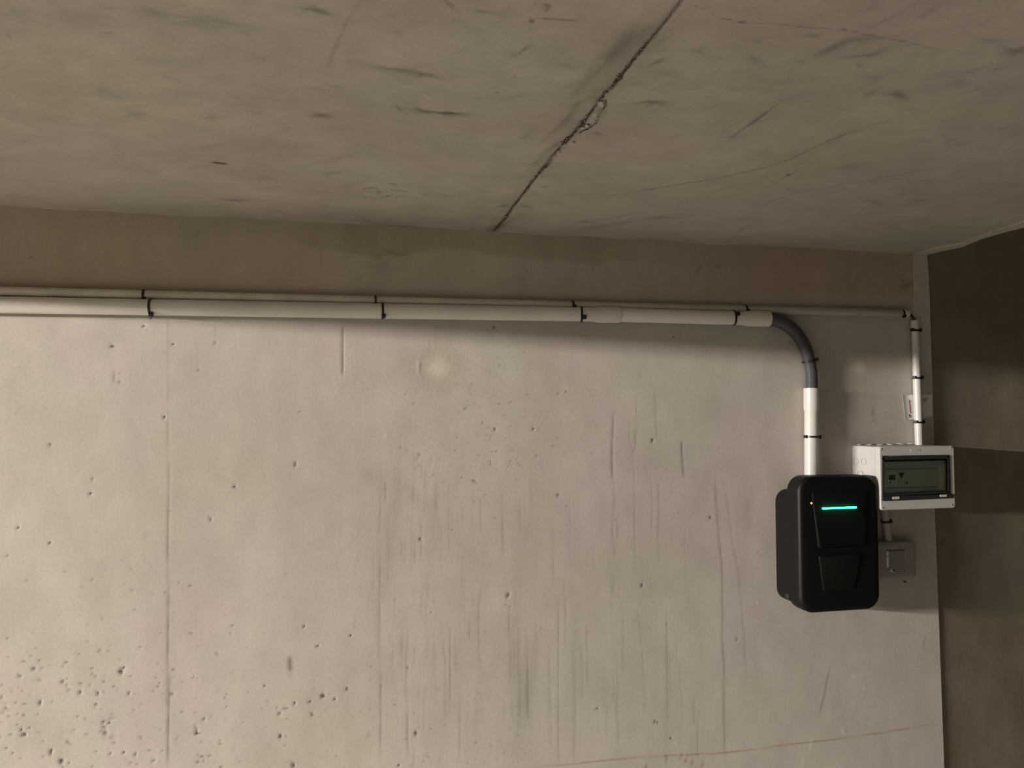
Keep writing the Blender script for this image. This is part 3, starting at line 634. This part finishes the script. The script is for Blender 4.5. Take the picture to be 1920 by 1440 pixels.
while y < 773:
    hgt = rr.uniform(1.6, 2.6); x = 1704.0+(y-750)*.09; wv = rr.uniform(2.2, 3.6)
    hull(bm, [W(x, y, .0056), W(x+wv, y, .0056), W(x+wv, y+hgt, .0056), W(x, y+hgt, .0056)], [W(x, y, .0042), W(x+wv, y, .0042), W(x+wv, y+hgt, .0042), W(x, y+hgt, .0042)]); y += hgt+.7
o = obj('red_lettering', bm, M_red, leaf, smooth=False); o['label'] = 'line of red print running up the sheet'
bm = bmesh.new()
for (x0, y0, x1, y1) in ((1704.5, 777, 1708.5, 778), (1704.5, 777, 1705.5, 780), (1704.5, 779.3, 1708.5, 780.3), (1707.5, 779.3, 1708.5, 782.4), (1704.5, 781.6, 1708.5, 782.6)):
    hull(bm, [W(x0, y0, .0056), W(x1, y0, .0056), W(x1, y1, .0056), W(x0, y1, .0056)], [W(x0, y0, .0042), W(x1, y0, .0042), W(x1, y1, .0042), W(x0, y1, .0042)])
obj('black_emblem', bm, M_ink, leaf, smooth=False)
bm = bmesh.new()
for i in range(5):
    for (x0, x1) in ((1730+i*.2, 1733+i), (1735, 1741-i)):
        y0 = 746+i*1.6; hull(bm, [W(x0, y0, .0056), W(x1, y0, .0056), W(x1, y0+.5, .0056), W(x0, y0+.5, .0056)], [W(x0, y0, .0042), W(x1, y0, .0042), W(x1, y0+.5, .0042), W(x0, y0+.5, .0042)])
obj('small_print', bm, M_greyp, leaf, smooth=False)

# ------------------------------------------------------------------ charger
XL = W(1455, 1020, 0).x; h1 = hX(1477, 1000, XL); h2 = hX(1500, 1000, XL)
zt = W(1560, 892, h2-.01).z; zb = W(1560, 1146.5, h2-.01).z
XRc = W(1644, 1020, h2-.012).x
zt1 = W(1470, 921, h1).z; zb1 = W(1480, 1134, h1).z
ch = thing('charging_station', 'black wall-mounted car charging station with glowing green light bar', 'charger', ((XL+XRc)/2, 0, (zt+zb)/2))
cx = (XL+XRc)/2; wC = XRc-XL
bm = bmesh.new(); rslab(bm, cx, (zt1+zb1)/2, wC, zt1-zb1, .036, [(0, 0), (0, h1+.002)], 8); obj('rear_housing', bm, M_chg, ch)
bm = bmesh.new(); rslab(bm, cx, (zt+zb)/2, wC+.002, zt-zb, .043, [(.006, h1-.004), (.001, h1), (0, h1+.006)]+fillet(h1+.006, h2, .012)[1:]+[(.02, h2+.0008)], 10); obj('front_cover', bm, M_chg, ch)
def plate(name, corners, h0, h1a, h1b, bev, m, parent, rnd=.006):
    "bevelled raised plate; corners px (tl, tr, br, bl); protrudes h1a at the top, h1b at the bottom"
    bm = bmesh.new(); Pt = [W(x, y, h0) for x, y in corners]; cc = sum(Pt, Vector())/4; out = []
    for i in range(4):
        p, a_, b_ = Pt[i], Pt[i-1], Pt[(i+1) % 4]; da = (a_-p).normalized(); db = (b_-p).normalized()
        for s in range(5):
            t = s/4; out.append(p+da*rnd*(1-t)**2+db*rnd*t**2)
    rings = []
    zt_, zb_ = max(p.z for p in Pt), min(p.z for p in Pt)
    for ins, f in ((0, 0), (0, .3), (bev*.35, .8), (bev, 1)):
        r_ = []
        for p in out:
            t = (zt_-p.z)/(zt_-zb_); top = h1a+(h1b-h1a)*t; v = (cc-p); q = p+v.normalized()*ins
            r_.append(bm.verts.new((q.x, -(h0-.002+(top+.002)*f), q.z)))
        rings.append(r_)
    n_ = len(out)
    for A, B_ in zip(rings, rings[1:]):
        for k in range(n_): bm.faces.new((A[k], A[(k+1) % n_], B_[(k+1) % n_], B_[k]))
    bm.faces.new(rings[0][::-1]); bm.faces.new(rings[-1])
    return obj(name, bm, m, parent)
up_ = plate('upper_panel', [(1521, 922), (1628, 918), (1619, 1021), (1533, 1028)], h2, .002, .009, .005, M_chg2, ch)
lo_ = plate('lower_panel', [(1534, 1042), (1613, 1036), (1603, 1105), (1543, 1110)], h2, .007, .003, .005, M_chg2, ch)
# light bar, a short capsule standing proud of the upper panel
hb = h2+.0070; pa = W(1543.5, 953.5, hb); pb = W(1605, 951.2, hb)
bm = bmesh.new(); rb_ = .0023; ax = (pb-pa).normalized(); prof = []
P_, r_ = [], []
for k in range(7): a = PI/2*k/6; P_.append(pa+ax*(rb_*(1-math.cos(PI/2-a)))*-1+ax*0); r_.append(max(rb_*math.sin(a), 1e-4))
P_, r_ = [], []
for k in range(7): a = PI/2*k/6; P_.append(pa-ax*rb_*math.cos(a)); r_.append(max(rb_*math.sin(a), 2e-4))
for k in range(7): a = PI/2*(1-k/6); P_.append(pb+ax*rb_*math.cos(a)); r_.append(max(rb_*math.sin(a), 2e-4))
tube(bm, P_, r_, 16); o = obj('light_bar', bm, M_led, ch); o['label'] = 'glowing green status bar'
bm = bmesh.new(); bmesh.ops.create_uvsphere(bm, u_segments=10, v_segments=8, radius=.0024, matrix=Matrix.Translation(W(1521.5, 943.5, h2+.0022))); o = obj('indicator_lamp', bm, M_amb, ch); o['label'] = 'tiny amber indicator'
# small raised maker's tab at the lower left flank
bm = bmesh.new(); box(bm, (XL-.0004, -.062, W(1478, 1120, .04).z), (XL+.002, -.045, W(1478, 1111, .04).z)); obj('side_tab', bm, mat('tab_grey', (.022, .022, .023), .4), ch)

# ------------------------------------------------------------------ fuse box
BX = W(1597.5, 880, 0).x; hf = hX(1649.5, 880, BX); XR = W(1790.5, 895, hf).x
bt = (W(1650, 837, hf).z+W(1788, 835.5, hf).z)/2; bb_ = (W(1650, 957.5, hf).z+W(1790, 952, hf).z)/2
fx = thing('fuse_box', 'light grey plastic fuse box with smoked window beside the charger', 'fuse box', ((BX+XR)/2, 0, (bt+bb_)/2))
bcx, bcz, bw, bh = (BX+XR)/2, (bt+bb_)/2, XR-BX, bt-bb_
bm = bmesh.new(); rslab(bm, bcx, bcz, bw-.002, bh-.002, .006, [(0, 0), (0, hf-.020), (.0015, hf-.020), (.0015, hf-.018)]); obj('housing', bm, M_enc, fx)
def wz(py, px=1720): return W(px, py, hf).z
wx0, wx1 = W(1654.5, 895, hf).x, W(1781.5, 890, hf).x
wz1, wz0 = wz(853.5), wz(932.5)
bm = bmesh.new()
out = rrect(bcx, bcz, bw/2, bh/2, .007, 6); inn = rrect((wx0+wx1)/2, (wz0+wz1)/2, (wx1-wx0)/2, (wz1-wz0)/2, .003, 6)
def ring(P, h): return [bm.verts.new((x, -h, z)) for x, z in P]
o2 = [((x-bcx)*(1-.0025*2/bw)+bcx, (z-bcz)*(1-.0025*2/bh)+bcz) for x, z in out]
rs = [ring(out, hf-.018), ring(out, hf-.0025), ring(o2, hf), ring(inn, hf), ring(inn, hf-.018)]
for A, B_ in zip(rs, rs[1:]+rs[:1]):
    n_ = len(A)
    for k in range(n_): bm.faces.new((A[k], A[(k+1) % n_], B_[(k+1) % n_], B_[k]))
obj('cover_frame', bm, M_enc, fx)
for px, py in ((1652.5, 842), (1783, 839), (1655, 951.5), (1785, 946.5)):
    p = W(px, py, hf); bm = bmesh.new(); tube(bm, [(p.x, -hf+.002, p.z), (p.x, -hf-.0008, p.z)], .0032, 14)
    s_ = obj('cover_screw', bm, M_encd, fx); bm = bmesh.new(); box(bm, (p.x-.0024, -hf-.0013, p.z-.0005), (p.x+.0024, -hf-.0006, p.z+.0005)); obj('slot', bm, M_ink, s_, smooth=False)
# inside
bm = bmesh.new(); box(bm, (wx0-.002, -(hf-.008), wz0-.002), (wx1+.002, -(hf-.0105), wz1+.002)); inner = obj('inner_panel', bm, M_mod, fx, smooth=False)
hi = hf-.0078
def slab(name, x0, y0, x1, y1, m, parent, ha, hb_):
    p, q = W(x0, y0, hb_), W(x1, y1, hb_); bm = bmesh.new(); box(bm, (p.x, -hb_, q.z), (q.x, -ha, p.z)); return obj(name, bm, m, parent, smooth=False)
md = slab('breaker', 1664, 885, 1682, 909, mat('breaker_grey', (.80, .82, .78), .5), fx, hi-.002, hi+.0022)
slab('toggle', 1667, 891, 1679, 900, M_modd, md, hi+.001, hi+.0032); slab('test_button', 1667.5, 903.5, 1670.5, 906.5, M_modd, md, hi+.001, hi+.003)
bl = slab('blank_cover', 1759, 871, 1777, 921, mat('blank_grey', (.92, .86, .78), .5), fx, hi-.002, hi+.002)
bm = bmesh.new(); hull(bm, [W(1684.5, 886.5, hi+.0006), W(1696.5, 886, hi+.0006), W(1690, 897.5, hi+.0006)], [W(1684.5, 886.5, hi-.001), W(1696.5, 886, hi-.001), W(1690, 897.5, hi-.001)])
obj('warning_triangle', bm, M_modd, fx, smooth=False)
slab('indicator_dot', 1699, 904, 1702, 907, M_modd, fx, hi-.001, hi+.0006)
rl = slab('module_rail', 1660, 913.5, 1757, 914.5, M_encd, fx, hi-.001, hi+.0005); slab('module_rail', 1660, 878.5, 1757, 879.5, M_encd, fx, hi-.001, hi+.0005)
# hinged smoked window
gx0, gx1 = wx0+.001, wx1-.001
bm = bmesh.new(); rslab(bm, (gx0+gx1)/2, (wz(861)+wz(928))/2, gx1-gx0, wz(861)-wz(928), .002, [(0, hf-.002), (0, hf+.0015), (.001, hf+.0025)], 3)
door = obj('smoked_window', bm, M_glass, fx); door['label'] = 'smoked see-through window'
def bar(name, x0, y0, x1, y1, y0b, y1b, m, parent, ha, hb_, lab=None):
    bm = bmesh.new(); F_ = [W(x0, y0, hb_), W(x1, y1, hb_), W(x1, y1b, hb_), W(x0, y0b, hb_)]; B_ = [Vector((p.x, -ha, p.z)) for p in F_]
    hull(bm, F_, B_); bmesh.ops.bevel(bm, geom=bm.edges[:], offset=.0007, segments=2, affect='EDGES'); o = obj(name, bm, m, parent)
    if lab: o['label'] = lab
    return o
bar('rim', 1655, 856.5, 1781, 853, 862.5, 859.5, M_rim, door, hf-.004, hf+.003)
bar('rim', 1657, 863.2, 1779, 860.6, 866, 863.2, M_strap, door, hf-.004, hf+.002)
bar('rim', 1655, 858, 1658.5, 858, 934, 934, M_rim, door, hf-.004, hf+.003)
bar('rim', 1776.5, 855, 1780.5, 855, 927, 927, M_rim, door, hf-.004, hf+.003)
bar('rim', 1657, 926.5, 1780, 920.5, 930.5, 924.5, M_rim, door, hf-.004, hf+.003)
hb1 = bar('hinge_bar', 1656, 931.5, 1789, 926.5, 939.5, 933.5, M_rim, fx, hf-.003, hf+.006)
bar('hinge_clip', 1674, 931.5, 1687, 930.8, 936.5, 936, M_clear, hb1, hf+.004, hf+.0075, 'pale clear clip')
bar('hinge_clip', 1763, 927.8, 1775.5, 927, 932, 931.6, M_clear, hb1, hf+.004, hf+.0075, 'pale clear clip')
# maker's plate above the window: two faint grey specks
pl = bar('name_plate', 1707, 841.5, 1726, 841, 849, 848.5, M_enc, fx, hf-.001, hf+.0006)
slab('print', 1711, 842.4, 1714, 843.6, M_greyp, pl, hf, hf+.001); slab('print', 1718, 842.6, 1722, 843.8, M_greyp, pl, hf, hf+.001)
# knockouts on the left flank
for px, py, rk in ((1604.5, 865.5, .0115), (1619.5, 865.5, .0115), (1613, 889, .0145), (1613, 889, .0105)):
    hk = hX(px, py, BX); zk = W(px, py, hk).z; bm = bmesh.new(); P_ = [(BX-.0002, -hk+rk*math.cos(a)*.95, zk+rk*math.sin(a)*.8) for a in [2*PI*k/28 for k in range(29)]]
    tube(bm, P_, .0006, 6, caps=False); obj('knockout_ring', bm, M_enc, fx)
# sealing beads along the top edge of the housing
bm = bmesh.new(); P_ = []
for k in range(60):
    s = k/59; P_.append((BX+.01+s*(bw-.02), -.012-.003*math.sin(s*40), bt+.0008+.0016*math.sin(s*33)))
tube(bm, P_, .0018, 8); obj('sealing_bead', bm, M_enc, fx)

# ------------------------------------------------------------------ key switch
hs = .040; sx0 = W(1646.5, 1040, hs).x; sx1 = W(1706, 1040, 0.012).x; sz1 = W(1675, 1014.5, hs*.7).z; sz0 = W(1675, 1084, hs*.8).z
sw = thing('key_switch', 'small square grey key switch box with hinged flap right of the charger', 'switch', ((sx0+sx1)/2, 0, (sz0+sz1)/2))
scx, scz, sww, swh = (sx0+sx1)/2, (sz0+sz1)/2, sx1-sx0, sz1-sz0
bm = bmesh.new(); rslab(bm, scx, scz, sww, swh, .008, [(0, 0), (0, hs*.45), (.0008, hs*.45+.0005), (.0008, hs*.5)], 6); obj('back_box', bm, M_sw, sw)
bm = bmesh.new(); rslab(bm, scx, scz, sww, swh, .009, [(0, hs*.5)]+fillet(hs*.5, hs, .009)[1:], 8); obj('lid', bm, M_sw, sw)
fl = bar('flap', 1666.5, 1034, 1696, 1032.5, 1069, 1070.5, M_flap, sw, hs-.004, hs+.003)
bar('recess_shadow_line', 1662, 1030.6, 1697, 1029.4, 1032.6, 1031.4, M_modd, sw, hs-.004, hs+.0007)
bar('recess_shadow_line', 1680, 1071.6, 1699, 1071.2, 1072.6, 1072.2, M_modd, sw, hs-.004, hs+.0007)
bar('flap_edge', 1663.3, 1034.6, 1666.6, 1034.4, 1043.2, 1043.2, M_cream, sw, hs-.003, hs+.0034, 'bright cream edge of the flap')
bar('flap_edge', 1663.5, 1044.4, 1666.8, 1044.4, 1064, 1064.5, M_cream, sw, hs-.003, hs+.0034, 'bright cream edge of the flap')
p = W(1673.5, 1068.5, hs+.004); bm = bmesh.new(); N_ = 20
tube(bm, [(p.x, -hs, p.z), (p.x, -hs-.007, p.z), (p.x, -hs-.0085, p.z)], [.0062, .0062, .0052], 20); lk = obj('key_lock', bm, M_chrome, sw); lk['label'] = 'round chrome key lock'
bm = bmesh.new(); tube(bm, [(p.x, -hs-.008, p.z), (p.x, -hs-.0092, p.z)], .0036, 16); kh = obj('keyhole', bm, M_ink, lk)
bm = bmesh.new(); tube(bm, [W(1655, 1079, hs-.002), W(1655, 1079, hs+.0006)], .0024, 12); obj('lid_screw', bm, M_encd, sw)
bm = bmesh.new(); tube(bm, [W(1699, 1076, hs-.002), W(1699, 1076, hs+.0006)], .0024, 12); obj('lid_screw', bm, M_encd, sw)
# chalk-pale patch and stray plug hole under the switch
bm = bmesh.new(); a, b = W(1693.5, 1089.5, .001), W(1699.5, 1092.5, .001)
tube(bm, [W(1693, 1090, .0012), W(1696, 1091, .003), W(1700, 1092, .0012)], [.0006, .0017, .0006], 8)
tag(obj('screw', bm, M_ink), 'small dark screw stub in the wall just under the key switch', 'screw')
